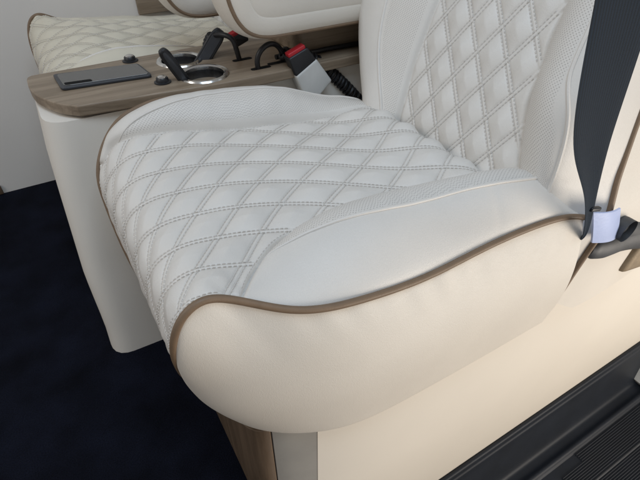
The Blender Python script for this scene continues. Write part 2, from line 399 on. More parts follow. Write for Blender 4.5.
# puckers of the quilted front by the near piping
D += np.where(inq, .004*np.sin((X+.3*y)*85)*np.exp(-np.abs(y-yN)/.06)*np.exp(-((X-.18)/.2)**2), 0)
# pull the very edge in under the piping
D -= .012*np.exp(-np.minimum(y-yN,yF-y)/.008)
N0 = normals(P); N0 = np.where(N0[:,:,2:3].mean()<0, -N0, N0)
if N0[NS-60,NT//2,2] < 0: N0 = -N0
P0_base = P.copy(); P0 = P+N0*(hN*shp(qN)+hF*shp(qF))[:,:,None]; P = P+N0*D[:,:,None]
CP, CN = P, normals(P)
if CN[NS-60,NT//2,2] < 0: CN = -CN
# welt lines (centre of the bolsters) given as fractions of the bolster width
def welt_q(Xv, side):
    return cspline(np.array([.2,.35,.43,.55,.8,1.2,1.9]),np.array([-.2,-.02,.12,.26,.40,.46,.48]),np.clip(Xv,.2,1.9).ravel()).reshape(Xv.shape) if side<0 else ci(Xv,[.10,.2,.27,.36,.5,.9,1.7],[-.05,.08,.26,.35,.40,.40,.36])
wqN = welt_q(X,-1); wqF = welt_q(X,1)
perf = ((qN>.04)&(qN<wqN-.03)&(X>.42)) | ((qF>.05)&(qF<wqF-.04)&(X>.13))
uv = np.stack([X,y],-1).reshape(-1,2)

SEAT_BASE = (1.0,YC,FLOOR)
seat = empty('van_seat', SEAT_BASE, 'large cream quilted leather seat in front, with wide padded backrest and brown piping', 'seat', 'quilted seats either side of the console')
cush = build('seat_cushion', CP.reshape(-1,3), grid_faces(NS,NT), M['leather'], seat, uv=arc_uv(P0,X,y,bN,bF), attrs={'perf':perf})
# welts: slim raised cords along the bolsters
def crossing(f, lo, hi):
    """per row: fractional column where f crosses zero inside lo..hi mask"""
    rows, cols = [], []
    for i in range(f.shape[0]):
        g = f[i]; k = np.where((g[:-1]*g[1:]<=0)&(lo[i,:-1])&(hi[i,:-1]))[0]
        if len(k): j = k[0]; rows.append(i); cols.append(j+g[j]/(g[j]-g[j+1]+1e-15))
    return rows, cols
def thin(P_, k=3):
    Q = np.array(P_); q = Q.copy()
    for _ in range(k): q[1:-1] = (q[:-2]+2*q[1:-1]+q[2:])/4
    return q
for f,ok in ((qN-wqN,(qN>0)&(X>.40)&(X<1.66)),(qF-wqF,(qF>0)&(X>.13)&(X<1.60))):
    r_,c2 = crossing(f, ok, np.ones_like(ok))
    pth,nr = seam_path(CP,CN,r_,c2,.001)
    build('welt', *tube(resample(thin(pth,20),160), .0068*np.minimum(np.linspace(.1,9,160),1), 8), M['leather'], cush)
# stitching of the diamonds: two rows per line
mb = []
def lattice(fv, P_, N_, mask, mb, rows_step=2, offs=(-.0084,.0084), r=.00145):
    for k in range(int(math.floor(fv.min())), int(math.ceil(fv.max()))+1):
        g = fv-k; run = []; prev = None
        rows = range(0,fv.shape[0],rows_step)
        segs = []; cur = []
        for i in rows:
            gi = g[i]; j = np.where((gi[:-1]<=0)&(gi[1:]>0))[0]; hit = None
            if len(j):
                j0 = j[0]; c = j0-gi[j0]/(gi[j0+1]-gi[j0]+1e-15)
                if mask[i,j0]: hit = (i,c)
            if hit: cur.append(hit)
            elif cur: segs.append(cur); cur = []
        if cur: segs.append(cur)
        for sg in segs:
            if len(sg) < 6: continue
            pth,nr = seam_path(P_,N_,[a for a,_ in sg],[c for _,c in sg])
            pth = thin(pth,2)
            for o in offs: stitches(mb, pth, nr, o, r=r)
inner = inq & (edge>.012) & (y>yN+.02) & (y<yF-.02)
# columns must increase with y for the crossing test
lattice(fA, CP, CN, inner, mb); lattice(fB, CP, CN, inner, mb)
for f,ok in ((bN-y+.02,(X>.27)&(X<1.66)),(y-bF+.02,(X>.02)&(X<1.62))):
    r_,c2 = crossing(f, ok, np.ones_like(ok)); r_,c2 = r_[::2],c2[::2]
    if len(r_) > 6:
        pth,nr = seam_path(CP,CN,r_,c2); stitches(mb, thin(pth,4), nr, 0)
flush_stitches(mb, 'stitching', cush)
# piping along both edges
for ed,out in ((n_,-1),(f_,1)):
    pth = ed.copy(); pth[:,1] += out*(.004 if out<0 else .010); pth[:,2] += .004
    build('piping', *tube(resample(pth,220), .0120, 10), M['pipe'], cush)
# side panels under the piping
def side_panel(ed, bottom_rows, keys, sgn):
    Bt = np.array(bottom_rows,float); b_ = cspline(tr, Bt, ss); nv = 70; v = np.linspace(0,1,nv)
    Q = ed[:,None]*(1-v)[None,:,None]+b_[:,None]*v[None,:,None]
    h = np.linalg.norm(ed-b_,axis=1)
    bul = (.10*np.sin(np.pi*np.clip(v,0,1)**.85)[None]*np.clip(h/.8,0,1)[:,None])
    # outward direction in plan
    tg = np.gradient(.5*(ed+b_),axis=0); o = np.stack([tg[:,1],-tg[:,0]],1)*(-sgn); o /= np.linalg.norm(o,axis=1)[:,None]+1e-9
    Q[:,:,0] += bul*o[:,0][:,None]*.6; Q[:,:,1] += bul*o[:,1][:,None]*.6
    U_ = np.broadcast_to(ss[:,None],(NS,nv)); V_ = np.broadcast_to(v[None],(NS,nv))
    pk = .006*ripple(U_*1.0,V_*.35,34,11)*np.exp(-V_/.22)+.004*ripple(U_,V_*1.3,7,12)+.0012*ripple(U_,V_*.8,26,13)*np.sin(np.pi*V_)
    Q[:,:,1] += sgn*pk*np.clip(h/.5,0,1)[:,None]
    kx = np.arange(-110,111); kk = np.exp(-(kx/38.)**2/2); kk /= kk.sum()
    pad = np.concatenate([2*Q[:1]-Q[110:0:-1], Q, 2*Q[-1:]-Q[-2:-112:-1]]); sm = np.zeros_like(Q)
    for i_,w_ in enumerate(kk): sm += w_*pad[i_:i_+NS]
    bl = soft(v*2.6)[None,:,None]; Q = Q*(1-bl)+sm*bl
    Q[:,0] = ed
    # turn under at the bottom
    k = soft((v-.92)/.08)*.04; Q[:,:,1] -= sgn*(k**1.0)[None]*np.clip(h/.6,0,1)[:,None]
    return Q
BT = np.array([(.15,1.33,-1.855),(.185,1.16,-1.855),(.235,1.03,-1.855),(.29,.95,-1.855),(.345,.89,-1.855),(.40,.86,-1.855),(.47,.825,-1.855),(.585,.78,-1.855),
      (.74,.765,-1.855),(.98,.76,-1.855),(1.28,.755,-1.855),(1.58,.755,-1.855),(1.72,.755,-1.855)])
BF = BT.copy(); BF[:,1] = 2*YC-BF[:,1]; BF[0] = FR[0]; 
for ed,bt,sg in ((n_,BT,-1),(f_,BF,1)):
    Q = side_panel(ed, bt, None, sg); F_ = grid_faces(NS,70)
    if sg > 0: F_ = F_[:,::-1]
    build('side_panel', Q.reshape(-1,3), F_, M['cream'], cush)
# rear of the cushion and underside
def close_rear():
    nb = np.array(BT[-1]); fb = np.array(BF[-1]); tp = CP[-1]
    V = [*tp[::6], tp[-1]]; m = len(V); V2 = [(p[0]-.02, p[1]+.1*(YC-p[1]), -1.83) for p in V]
    F_ = [[i,i+1,m+i+1,m+i] for i in range(m-1)]
    under = np.vstack([BT, BF[::-1]]); 
    cu = np.array([1.0,YC]); uxy = under[:,:2]+(cu-under[:,:2])*np.array([.10,.12]); Vu = np.c_[uxy,np.full(len(under),-1.835)]
    mbb = MB(); mbb.add(V+V2, F_); mbb.add(Vu, [list(range(len(Vu)))]); return mbb.out()
build('underside', *close_rear(), M['cream'], cush, smooth=False)

# ================================================================ BACKREST
TH = math.radians(23); ct, st_ = math.cos(TH), math.sin(TH)
bk = np.array([-.66,-.30,-.1,0,.12,.30,.46,.62,.85,1.2,1.75])
ny = np.array([.745,.745,.752,.78,.80,.835,.865,.89,.92,.95,.97]); nx = np.array([1.725,1.825,1.855,1.87,1.885,1.925,1.965,2.01,2.10,2.26,2.50])
nz = np.array([-1.66,-1.36,-1.19,-1.08,-.99,-.84,-.70,-.56,-.36,-.05,.45])
fy = np.array([1.97,2.0,2.05,2.11,2.25,2.43,2.53,2.58,2.62,2.63,2.6]); fx = np.array([1.62,1.66,1.70,1.76,1.86,1.93,1.98,2.03,2.12,2.28,2.52])
NB, ND = 420, 400
bb = np.linspace(bk[0],bk[-1],NB); I = lambda a: cspline(bk,a,bb)
nE = np.stack([I(nx),I(ny),I(nz)],1); fE = np.stack([I(fx),I(fy),-1.1+bb*ct],1)
u = np.linspace(0,1,ND); yB = nE[:,1][:,None]*(1-u)[None]+fE[:,1][:,None]*u[None]
b2 = np.broadcast_to(bb[:,None],yB.shape)
qR = ci(b2,[-.7,0,.11,.25,.475,.715,1.1,1.8],[.92,.97,1.02,1.084,1.144,1.18,1.2,1.2]); qL = ci(b2,[-.7,0,.21,.485,.9,1.8],[1.72,1.735,1.784,1.812,1.83,1.83])
uN = np.clip((qR-yB)/(qR-nE[:,1][:,None]),-9,1); uF = np.clip((yB-qL)/(fE[:,1][:,None]-qL),-9,1)
r0 = ci(b2,[-.3,.05,.45,.9],[.40,.44,.60,.68])
def roll(uu): w_ = np.clip((uu-r0)/(1-r0),0,1); return soft(w_)*.55+.45*w_**3.2
rN = np.where(uN>0, roll(uN), 0); rF = np.where(uF>0, roll(uF), 0)
plane = np.stack([1.5+b2*st_, yB, -1.1+b2*ct],-1)
tn = nE[:,None]*np.ones((1,ND,1)); tf = fE[:,None]*np.ones((1,ND,1)); tn = np.stack([tn[:,:,0],yB,tn[:,:,2]],-1); tf = np.stack([tf[:,:,0],yB,tf[:,:,2]],-1)
Q = plane*(1-rN-rF)[:,:,None]+tn*rN[:,:,None]+tf*rF[:,:,None]
hump = lambda uu: np.where(uu>0, np.sin(np.pi*np.clip(uu,0,1)**.88)**.8, 0)
DB = .098*hump(uN)*soft((b2+.06)/.50)+.085*hump(uF)
fA2 = (yB-.90*b2-1.078)/.177+.03*ripple(b2,yB,7,43); fB2 = (yB+.50*b2-1.691)/.157+.03*ripple(b2,yB,7,44)
dA2 = np.abs(fA2-np.round(fA2))*.177/math.sqrt(1+.81); dB2 = np.abs(fB2-np.round(fB2))*.157/math.sqrt(1.25)
inq2 = (yB>qR)&(yB<qL); ed2 = np.minimum(yB-qR,qL-yB)
DB += np.where(inq2, .038*puff(dA2,.05)*puff(dB2,.05)*(1-np.exp(-np.maximum(ed2,0)/.02))+ridge(dA2)*(dB2>.008)+ridge(dB2), 0)
DB -= .012*np.exp(-((yB-qR)/.010)**2)+.012*np.exp(-((yB-qL)/.010)**2)
DB += np.where(inq2,.0022*ripple(b2,yB,24,23)*puff(dA2)*puff(dB2),.005*ripple(b2,yB,8,21)+.0012*ripple(b2*.6,yB,40,22))
NBn = normals(Q); 
if NBn[NB//2,ND//2,0] > 0: NBn = -NBn
Q0 = Q+NBn*(.09*hump(uN)+.085*hump(uF))[:,:,None]; Q = Q+NBn*DB[:,:,None]; BN = normals(Q)
if BN[NB//2,ND//2,0] > 0: BN = -BN
wR = ci(b2,[-.7,0,.18,.35,.55,.72,1.8],[.57,.58,.59,.60,.61,.62,.62]); wL = ci(b2,[-.7,.0,.10,.32,.54,1.0,1.8],[.20,.20,.25,.34,.36,.365,.37])
perf2 = ((uN>.05)&(uN<wR-.04)) | ((uF>.05)&(uF<wL-.04))
Fb = grid_faces(NB,ND)[:,::-1]
back = build('backrest', Q.reshape(-1,3), Fb, M['leather'], seat, uv=arc_uv(Q0,b2,yB,qR,qL), attrs={'perf':perf2})
for f,ok in ((uN-wR,uN>0),(uF-wL,uF>0)):
    r_,c2 = crossing(f, ok&(b2>-.2), np.ones_like(ok)); pth,nr = seam_path(Q,BN,r_,c2,.001)
    build('welt', *tube(resample(thin(pth,10),140), .0075, 8), M['leather'], back)
mb = []; inner2 = inq2&(ed2>.012)&(b2>-.2)
lattice(fA2, Q, BN, inner2, mb, r=.0014); lattice(fB2, Q, BN, inner2, mb, r=.0014)
flush_stitches(mb, 'stitching', back)
for ed,o in ((nE,-1),(fE,1)):
    pth = ed.copy(); pth[:,1] += o*.004
    build('piping', *tube(resample(pth,160), .0135, 10), M['pipe'], back)
def back_side(ed, o):
    nv = 24; v = np.linspace(0,1,nv); Qs = np.zeros((NB,nv,3))
    rx = np.maximum(ed[:,0]+.75, 2.5)
    Qs[:,:,0] = ed[:,0][:,None]*(1-v)[None]+rx[:,None]*v[None]
    Qs[:,:,1] = ed[:,1][:,None]+o*(.02*np.sin(np.pi*np.minimum(v*1.0,1)))[None]
    Qs[:,:,2] = ed[:,2][:,None]-(.0*v)[None]
    lo = ed[0,2]; Qs[:,:,2] += (-1.80-lo)*np.minimum(v*4,1)[None]*np.exp(-(Qs[:,:,2]-lo)/.15)
    F_ = grid_faces(NB,nv); return Qs, (F_ if o<0 else F_[:,::-1])
sides = []
for ed,o in ((nE,-1),(fE,1)):
    Qs,F_ = back_side(ed,o); sides.append(Qs); build('side_panel', Qs.reshape(-1,3), F_, M['cream'], back)
# rear shell and top
a_, b_ = sides[0][:,-1], sides[1][:,-1]; V = np.concatenate([a_,b_]); n = len(a_)
Fr = [[i,i+1,n+i+1,n+i] for i in range(n-1)]
tp = np.concatenate([Q[-1][::8], Q[-1][-1:], sides[1][-1], sides[0][-1][::-1]])
mbk = MB(); mbk.add(V,Fr); mbk.add(tp,[list(range(len(tp)))])
build('rear_shell', *mbk.out(), M['cream'], back, smooth=False)

# ---- base under the cushion
bs = build('seat_base', *rbox((2.36,1.49,-2.66),(3.5,1.08,1.68),.004,seg=1), M['panel'], seat, smooth=False)
fp = [(.222,2.05),(.222,1.10)]+[(.222+.098*(1-math.cos(a)), 1.08-.141*math.sin(a)) for a in np.linspace(0,math.pi/2,11)]+[(.321,.938),(.321,1.0),(.315,1.10),(.28,2.05)]
V,F_ = slab(densify(np.array(fp),200), -2.56, -1.822, .002, 1)
build('front_panel', V, F_, M['wood_dark'], bs)
def plan_strip(pts, z0, z1, th=.04):
    p = smooth_path(np.c_[np.array(pts),np.zeros(len(pts))],60)[:,:2]; q = p+np.array([0,th])
    return slab(np.vstack([p,q[::-1]]), z0, z1, .003, 2)
build('corner_trim', *plan_strip([(.326,.939),(.37,.915),(.43,.896),(.505,.880)],-3.5,-1.822), M['trim'], bs)
build('side_skin', *plan_strip([(.508,.8795),(.58,.863),(.72,.843),(1.2,.834),(2.5,.833),(4.1,.833)],-3.496,-1.824), M['panel'], bs)

# ---- recline lever on its brown bracket
lv = MB()
for pts,rad in (([(1.83,.742,-1.375),(1.93,.735,-1.402),(2.05,.735,-1.418),(2.20,.735,-1.440),(2.34,.735,-1.478),(2.46,.735,-1.50)],[.044,.058,.062,.080,.092,.09]),
                ([(1.965,.745,-1.285),(2.03,.742,-1.32),(2.12,.74,-1.375),(2.26,.738,-1.43)],[.050,.052,.06,.07])):
    p = smooth_path(pts,40); rr = np.interp(np.linspace(0,1,40),np.linspace(0,1,len(rad)),rad); rr[0] *= .55; rr[1] *= .85
    V,F_ = tube(p,rr,20); V[:,1] = .738+(V[:,1]-.738)*.62; lv.add(V,F_)
lev = build('recline_lever', *lv.out(), M['lever'], seat)
build('pivot_knob', *lathe([(0,-.03),(.040,-.03),(.050,-.022),(.054,-.008),(.054,.03)], (1.968,.715,-1.288), 32, (math.pi/2,0,0)), M['lever'], lev)
build('spring_slot', *rbox((2.27,.683,-1.455),(.045,.012,.07),.005), M['slot'], lev)
build('mounting_bracket', *rbox((2.36,.745,-1.62),(.26,.09,.20),.03,(0,.25,0)), M['bracket'], lev)

# ---- armrest: padded block, brown piping on both rims
def armrest(parent, y0, y1, dx, dz):
    prof = np.array([(.865,-.575),(.895,-.655),(.94,-.712),(1.0,-.744),(1.08,-.757),(1.3,-.757),(1.6,-.757),(2.05,-.765),(2.05,-.33),(1.5,-.30),(1.1,-.29),(.95,-.33),(.875,-.42),(.855,-.50)])
    p = densify(round_poly(prof,.06,5),200)+np.array([dx,dz])
    # rounded rim between the two side faces
    rows = []; ny_ = 22
    for k in range(ny_+1):
        w = k/ny_; bulge = .035*math.sin(math.pi*w)**.7
        q = offset_loop(p,-bulge); rows.append(np.c_[q[:,0], np.full(len(q), y0+(y1-y0)*w), q[:,1]])
    V = np.concatenate(rows); F_ = [list(map(int,f)) for f in grid_faces(ny_+1, len(p), True)]
    arm = build('armrest', V, F_, M['cream'], parent)
    for yy,o in ((y0,-1),(y1,1)):
        rings = []
        for k,(ins,dep) in enumerate(((0,0),(.012,.010),(.04,.018),(.085,.022),(.095,.0185),(.105,.022),(.15,.026))):
            q = offset_loop(p,ins); rings.append(np.c_[q[:,0],np.full(len(q),yy+o*dep),q[:,1]])
        V = np.concatenate(rings); F_ = [list(map(int,f)) for f in grid_faces(len(rings),len(p),True)]
        k = (len(rings)-1)*len(p); F_.append([k+j for j in range(len(p))])
        build('side_face', V, F_, M['cream'], arm)
        q = np.c_[p[:,0],np.full(len(p),yy),p[:,1]]
        build('piping', *tube(q,.0105,8,True), M['pipe'], arm)
    return arm
armrest(seat, 2.31, 2.56, 0, 0)

# ================================================================ FAR SEAT: mirrored copy across the console
YM = 2.64; FAR_DZ = -.07
far_meshes = {}
def mirror(o, parent):
    c = o.copy(); col.objects.link(c)
    if o.data:
        me = o.data.copy(); me.transform(Matrix.Scale(-1,4,(0,1,0))); me.flip_normals(); c.data = me
    c.parent = parent
    if parent is None: c.location = (o.location.x, 2*YM*S-o.location.y, o.location.z+FAR_DZ*S)
    return c
far = mirror(seat, None)
far['label'] = 'far quilted cream seat behind the console, its cushion top showing by the grey wall'
for ch in list(seat.children):
    if ch.name.startswith(('recline_lever','armrest')): continue
    c = mirror(ch, far)
    for g in list(ch.children):
        if not (ch.name.startswith('seat_cushion') and g.name == 'welt'): mirror(g, c)
    if ch.name.startswith('seat_cushion'):
        fv = W((P0_base+N0*(D-.72*hN*shp(qN))[:,:,None]).reshape(-1,3))-np.array(seat.location); fv[:,1] *= -1
        c.data.vertices.foreach_set('co', fv.astype(np.float32).ravel()); c.data.update()
        for q in [c]+list(c.children):
            n = len(q.data.vertices); a = np.zeros(n*3,np.float32); q.data.vertices.foreach_get('co',a); a = a.reshape(-1,3)
            ux = a[:,0]/S+SEAT_BASE[0]; uy = YC-a[:,1]/S; uz = a[:,2]/S+FLOOR
            dm = .085*np.clip(1-((uy-1.35)/.60)**2,0,1)*soft((ux-.10)/.35)*soft((1.75-ux)/.6)*soft((uz+1.25)/.12)
            if q.name.startswith(('side_panel','piping','underside')): dm = 0
            a[:,2] += dm*S; q.data.vertices.foreach_set('co',a.ravel()); q.data.update()
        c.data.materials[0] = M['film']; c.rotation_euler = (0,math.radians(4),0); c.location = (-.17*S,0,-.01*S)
armrest(far, 2.88, 3.12, -.165, -.005)

# ================================================================ CENTRE CONSOLE
con = empty('centre_console', (.7,2.66,FLOOR), 'white console with a taupe wood top and two cup holders between the two seats', 'console')
def body_outline(z):
    k = np.interp(z,[-2.55,-2.4,-1.97,-1.35,-1.0],[.0,.012,.02,.075,.125]); ky = np.interp(z,[-2.55,-1.9,-1.0],[2.265,2.36,2.435])
    P_ = [(-.205+k,2.94),(-.205+k,ky),(1.95,ky-.05),(1.95,2.94)]
    return densify(round_poly(P_,[.03,.13,.01,.01],14),140)
zs = np.r_[np.linspace(-2.55,-2.3,6),np.linspace(-2.2,-1.02,16)]
V = np.concatenate([np.c_[body_outline(z),np.full(140,z)] for z in zs]); F_ = [list(map(int,f)) for f in grid_faces(len(zs),140,True)]
F_.append([(len(zs)-1)*140+j for j in range(140)])
build('console_body', V, F_, M['console'], con)
TOPZ = -.948
top_out = densify(round_poly([(-.088,2.955),(-.092,2.78),(-.075,2.67),(-.036,2.575),(.010,2.487),(.085,2.414),(.80,2.325),(1.95,2.325),(1.95,2.97)],[.05,.06,.05,.05,.05,.006,.1,.01,.01],12),420)
cup_c = [(.745,2.495,.118),(.700,2.775,.112)]
# wood top with real holes for the cups; dark plates stand for the shaded slots
def top_panel():
    bm = bmesh.new()
    V,F_ = slab(top_out, -1.005, TOPZ, .008, 3)
    vs = [bm.verts.new(v) for v in V]
    for f in F_[:-1]: bm.faces.new([vs[i] for i in f])
    rim = [vs[i] for i in F_[-1]]; edges = []
    for i in range(len(rim)):
        e = bm.edges.get((rim[i],rim[(i+1)%len(rim)])); edges.append(e)
    for cx_,cy_,r in cup_c:
        ring = [bm.verts.new((cx_+r*math.cos(a),cy_+r*math.sin(a),TOPZ)) for a in np.linspace(0,2*math.pi,48,endpoint=False)]
        edges += [bm.edges.new((ring[i],ring[(i+1)%48])) for i in range(48)]
    bmesh.ops.triangle_fill(bm, edges=edges, use_beauty=True)
    bm.normal_update(); bm.verts.index_update()
    V = np.array([tuple(v.co) for v in bm.verts]); F_ = [[v.index for v in f.verts] for f in bm.faces]; bm.free()
    return V,F_
tp_ = build('wood_top', *top_panel(), M['wood'], con, smooth=False)
# the curved edge at the front corner is the same wood, part of the same top
for cx_,cy_,r in cup_c:
    cp = build('cup_holder', *lathe([(r-.006,TOPZ+.002),(r-.010,TOPZ-.02),(r-.016,TOPZ-.16),(r-.03,TOPZ-.185),(0,TOPZ-.185)],(cx_,cy_,0),48), M['cup'], con)
    build('rim', *lathe([(r-.012,TOPZ-.012),(r-.010,TOPZ+.004),(r,TOPZ+.010),(r+.014,TOPZ+.008),(r+.020,TOPZ+.0005),(r+.016,TOPZ-.004)],(cx_,cy_,0),64), M['chrome'], cp)
tr_ = build('charging_tray', *slab(densify(round_poly([(.050,2.635),(.495,2.585),(.472,2.805),(.038,2.865)],.02,5),80), TOPZ+.001, TOPZ+.016,.005,3), M['tray'], con)
build('glass_pad', *slab(densify(round_poly([(.068,2.655),(.483,2.605),(.462,2.793),(.056,2.845)],.012,4),60), TOPZ+.0165, TOPZ+.0185,.001,1), M['glass'], tr_)
build('phone_slot', *slab(densify(round_poly([(.075,2.662),(.205,2.646),(.200,2.680),(.072,2.697)],.006,3),40), TOPZ+.019, TOPZ+.0195,.0002,1), M['slot'], tr_)
for cx_,cy_ in ((.521,2.495),(.452,2.905)):
    k = build('knob', *lathe([(.044,TOPZ),(.044,TOPZ+.005),(.033,TOPZ+.009),(.031,TOPZ+.023),(.027,TOPZ+.027),(0,TOPZ+.027)],(cx_,cy_,0),32), M['black'], con)
    build('cap', *lathe([(.023,TOPZ+.0275),(.022,TOPZ+.031),(.016,TOPZ+.034),(0,TOPZ+.035)],(cx_,cy_,0),24), M['chrome'], k)
# raised wooden block towards the seat backs
blk = build('raised_block', *slab(densify(round_poly([(1.325,2.50),(1.95,2.50),(1.95,2.95),(1.325,2.95)],[.05,.01,.01,.05],6),90), TOPZ, -.775,.008,3), M['wood'], con)
for cx_,cy_ in ((1.035,2.372+.05),(1.0,2.60),(1.15,2.45)):
    build('belt_slot', *slab(densify(round_poly([(cx_-.045,cy_-.018),(cx_+.075,cy_-.018),(cx_+.075,cy_+.018),(cx_-.045,cy_+.018)],.018,5),40), TOPZ, TOPZ+.0015,.0005,1), M['slot'], con)  # not cut: flat plate, its dark colour stands for shade inside the slot

# ================================================================ THINGS ON THE CONSOLE
def bar(name, a, b, w, th, label, side=(0,1,0), kink=0):
    a = np.array(a,float); b = np.array(b,float); T = b-a; L = np.linalg.norm(T); T /= L
    sd = np.cross(T, a) if side is None else np.array(side,float); sd -= T*(sd@T); sd /= np.linalg.norm(sd); nn = np.cross(T,sd)
    root = empty(name, a, label, 'plastic bar')
    out = densify(round_poly([(0,-w/2),(L*.86,-w/2),(L,-w*.30),(L,w*.30),(L*.86,w/2),(0,w/2)],[.008,.02,.012,.012,.02,.008],4),70)
    V,F_ = slab(out,-th/2,th/2,.007,3)
    up = soft((V[:,0]/L-.78)/.22)*kink
    Wd = a+V[:,[0]]*T+V[:,[1]]*sd+(V[:,2]+up)[:,None]*nn
    build('casing', Wd, F_, M['black'], root)
    V,F_ = slab(offset_loop(out,.014),th/2,th/2+.003,.0015,1)
    up = soft((V[:,0]/L-.78)/.22)*kink
    Wd = a+V[:,[0]]*T+V[:,[1]]*sd+(V[:,2]+up)[:,None]*nn
    build('face_plate', Wd, F_, M['tray'], root)
    return root, a, T, sd, nn, L
bar('plastic_bar',(.655,2.49,-1.0),(.535,2.46,-.765),.058,.030,'slim black plastic bar leaning left out of the nearer cup holder',None,kink=.02)
bar('plastic_bar',(.78,2.735,-1.01),(.945,2.70,-.80),.080,.034,'wider black plastic bar leaning right out of the farther cup holder',None,kink=-.012)

def buckle(P4, th, label, sleeve=True):
    """P4: four face corners (button-left, button-right, tail-right, tail-left); body has thickness th in +y"""
    P4 = np.array(P4,float); c = P4.mean(0)
    root = empty('seat_belt_buckle', P4[2:].mean(0)+[0,th/2,0], label, 'buckle')
    def blk_(k0,k1,sc,dy0,dy1,bev):
        A = P4[0]*(1-k0)+P4[3]*k0; B = P4[1]*(1-k0)+P4[2]*k0; C_ = P4[1]*(1-k1)+P4[2]*k1; D_ = P4[0]*(1-k1)+P4[3]*k1
        q = np.array([A,D_,C_,B]); cc = q.mean(0); q = cc+(q-cc)*sc
        p2 = densify(round_poly(q[:,[0,2]],.012,4),60)
        yy = cc[1]; return slab(p2,yy+dy0,yy+dy1,bev,4,'xz')
    build('buckle_body', *blk_(.0,.62,1,0,th,.010), M['black'], root)
    # red press button let into the end face
    A,B = P4[0],P4[1]; ax = (B-A)/np.linalg.norm(B-A); dn = (P4[3]-P4[0]); dn /= np.linalg.norm(dn)
    R_ = Matrix((ax, (0,1,0), np.cross(ax,(0,1,0)))).transposed()
    build('release_button', *rbox((A+B)/2+np.array([0,th*.45,0])-dn*.004,(np.linalg.norm(B-A)*.86,th*.62,.03),.006,R_), M['red'], root)
    if sleeve: build('sleeve', *blk_(.58,1.75,1.02,-.004,th+.004,.014), M['sleeve'], root)
    return root
buckle([(1.165,2.30,-.885),(1.285,2.30,-.842),(1.375,2.30,-.965),(1.235,2.30,-1.06)], .075, 'black seat belt buckle with red button and pale sleeve, beside the front seat cushion')
buckle([(.985,2.66,-.845),(1.075,2.66,-.815),(1.11,2.66,-.905),(1.03,2.66,-.935)], .07, 'black seat belt buckle with red button half hidden under the farther armrest', False)

def coil(path, R, r, turns):
    p = smooth_path(path, turns*18); T,N_,B_ = frames(p); a = np.linspace(0,2*np.pi*turns,len(p))
    return tube(p+R*(N_*np.cos(a)[:,None]+B_*np.sin(a)[:,None]), r, 7)
def cord(label, lead, coilpath, turns, R=.030):
    root = empty('coiled_cord', lead[0], label, 'cord')
    build('lead', *tube(smooth_path(lead,60),.0145,10), M['rubber'], root)
    build('coil', *coil(coilpath,R,.0115,turns), M['rubber'], root)
cord('black cord looping up from the console and coiling behind the pale sleeved buckle',
     [(1.035,2.42,-.96),(1.032,2.42,-.90),(1.06,2.42,-.852),(1.12,2.43,-.832),(1.17,2.44,-.855),(1.195,2.44,-.895)],
     [(1.195,2.44,-.895),(1.26,2.44,-.925),(1.34,2.43,-.94),(1.42,2.41,-.985),(1.50,2.39,-1.06),(1.58,2.38,-1.14),(1.68,2.37,-1.25)], 22)
cord('short black cord rising from a slot beside the farther cup holder',
     [(1.0,2.60,-.96),(.985,2.60,-.88),(.97,2.61,-.83),(.935,2.65,-.812),(.90,2.72,-.83)],
     [(.90,2.72,-.83),(.885,2.76,-.87),(.875,2.78,-.92)], 5, .022)
tag(build('cable', *tube(smooth_path([(1.17,2.475,-.925),(1.28,2.475,-.925),(1.38,2.46,-.93),(1.50,2.465,-.932),(1.64,2.46,-.932),(1.9,2.46,-.932)],50),.015,8), M['rubber'], loc=(1.4,2.47,-.94)),
    'thin black cable lying along the foot of the raised wooden block', 'cable')

# ================================================================ SEAT BELT
def strap(center, wdir, width, th=.006):
    n = 80; c = smooth_path(center,n); w = np.array(wdir,float); w = np.stack([np.interp(np.linspace(0,1,n),np.linspace(0,1,len(w)),w[:,k]) for k in range(3)],1); w /= np.linalg.norm(w,axis=1)[:,None]
    for _ in range(60): w[1:-1] = (w[:-2]+2*w[1:-1]+w[2:])/4
    w /= np.linalg.norm(w,axis=1)[:,None]
    wd = np.interp(np.linspace(0,1,n),np.linspace(0,1,len(width)),width)
    for _ in range(60): wd[1:-1] = (wd[:-2]+2*wd[1:-1]+wd[2:])/4
    T = np.gradient(c,axis=0); T /= np.linalg.norm(T,axis=1)[:,None]; nn = np.cross(T,w); nn /= np.linalg.norm(nn,axis=1)[:,None]
    m = 15; V = []; uv_ = []
    arc = np.r_[0,np.cumsum(np.linalg.norm(np.diff(c,axis=0),axis=1))]
    for sgn in (1,-1):
        for i in range(n):
            for j in range(m):
                a = (j/(m-1)-.5)*sgn
                V.append(c[i]+w[i]*wd[i]*a+nn[i]*(sgn*th/2*(1-(2*a)**8)+.006*math.cos(a*math.pi))); uv_.append((a*wd[i]*10,arc[i]*10))
    g = grid_faces(n,m); F_ = np.concatenate([g,g+n*m]); F_ = [list(f) for f in F_]
    A = lambda i,j: i*m+j; Bk = lambda i,j: n*m+i*m+j
    for i in range(n-1):
        F_.append([A(i,0),A(i+1,0),Bk(i+1,m-1),Bk(i,m-1)]); F_.append([A(i,m-1),Bk(i,0),Bk(i+1,0),A(i+1,m-1)])
    return np.array(V), F_, uv_
belt = empty('seat_belt', (1.70,.72,-1.45), 'wide navy seat belt hanging beside the front seat backrest with a pale blue tag', 'seat belt')
V,F_,uv_ = strap([(1.83,.90,-1.50),(1.745,.765,-1.31),(1.655,.715,-1.17),(1.535,.70,-.955),(1.230,.616,-.615),(.955,.518,-.222),(.78,.46,.02),(.5,.38,.4)],
              [(1,.2,-.25),(1,.2,-.25),(1,.15,-.25),(1,.1,-.27),(1,.1,-.27),(1,.05,-.27),(1,.05,-.3),(1,.05,-.3)],
              [.03,.035,.07,.225,.275,.235,.21,.19])
build('webbing', V, F_, M['web'], belt, uv=uv_)
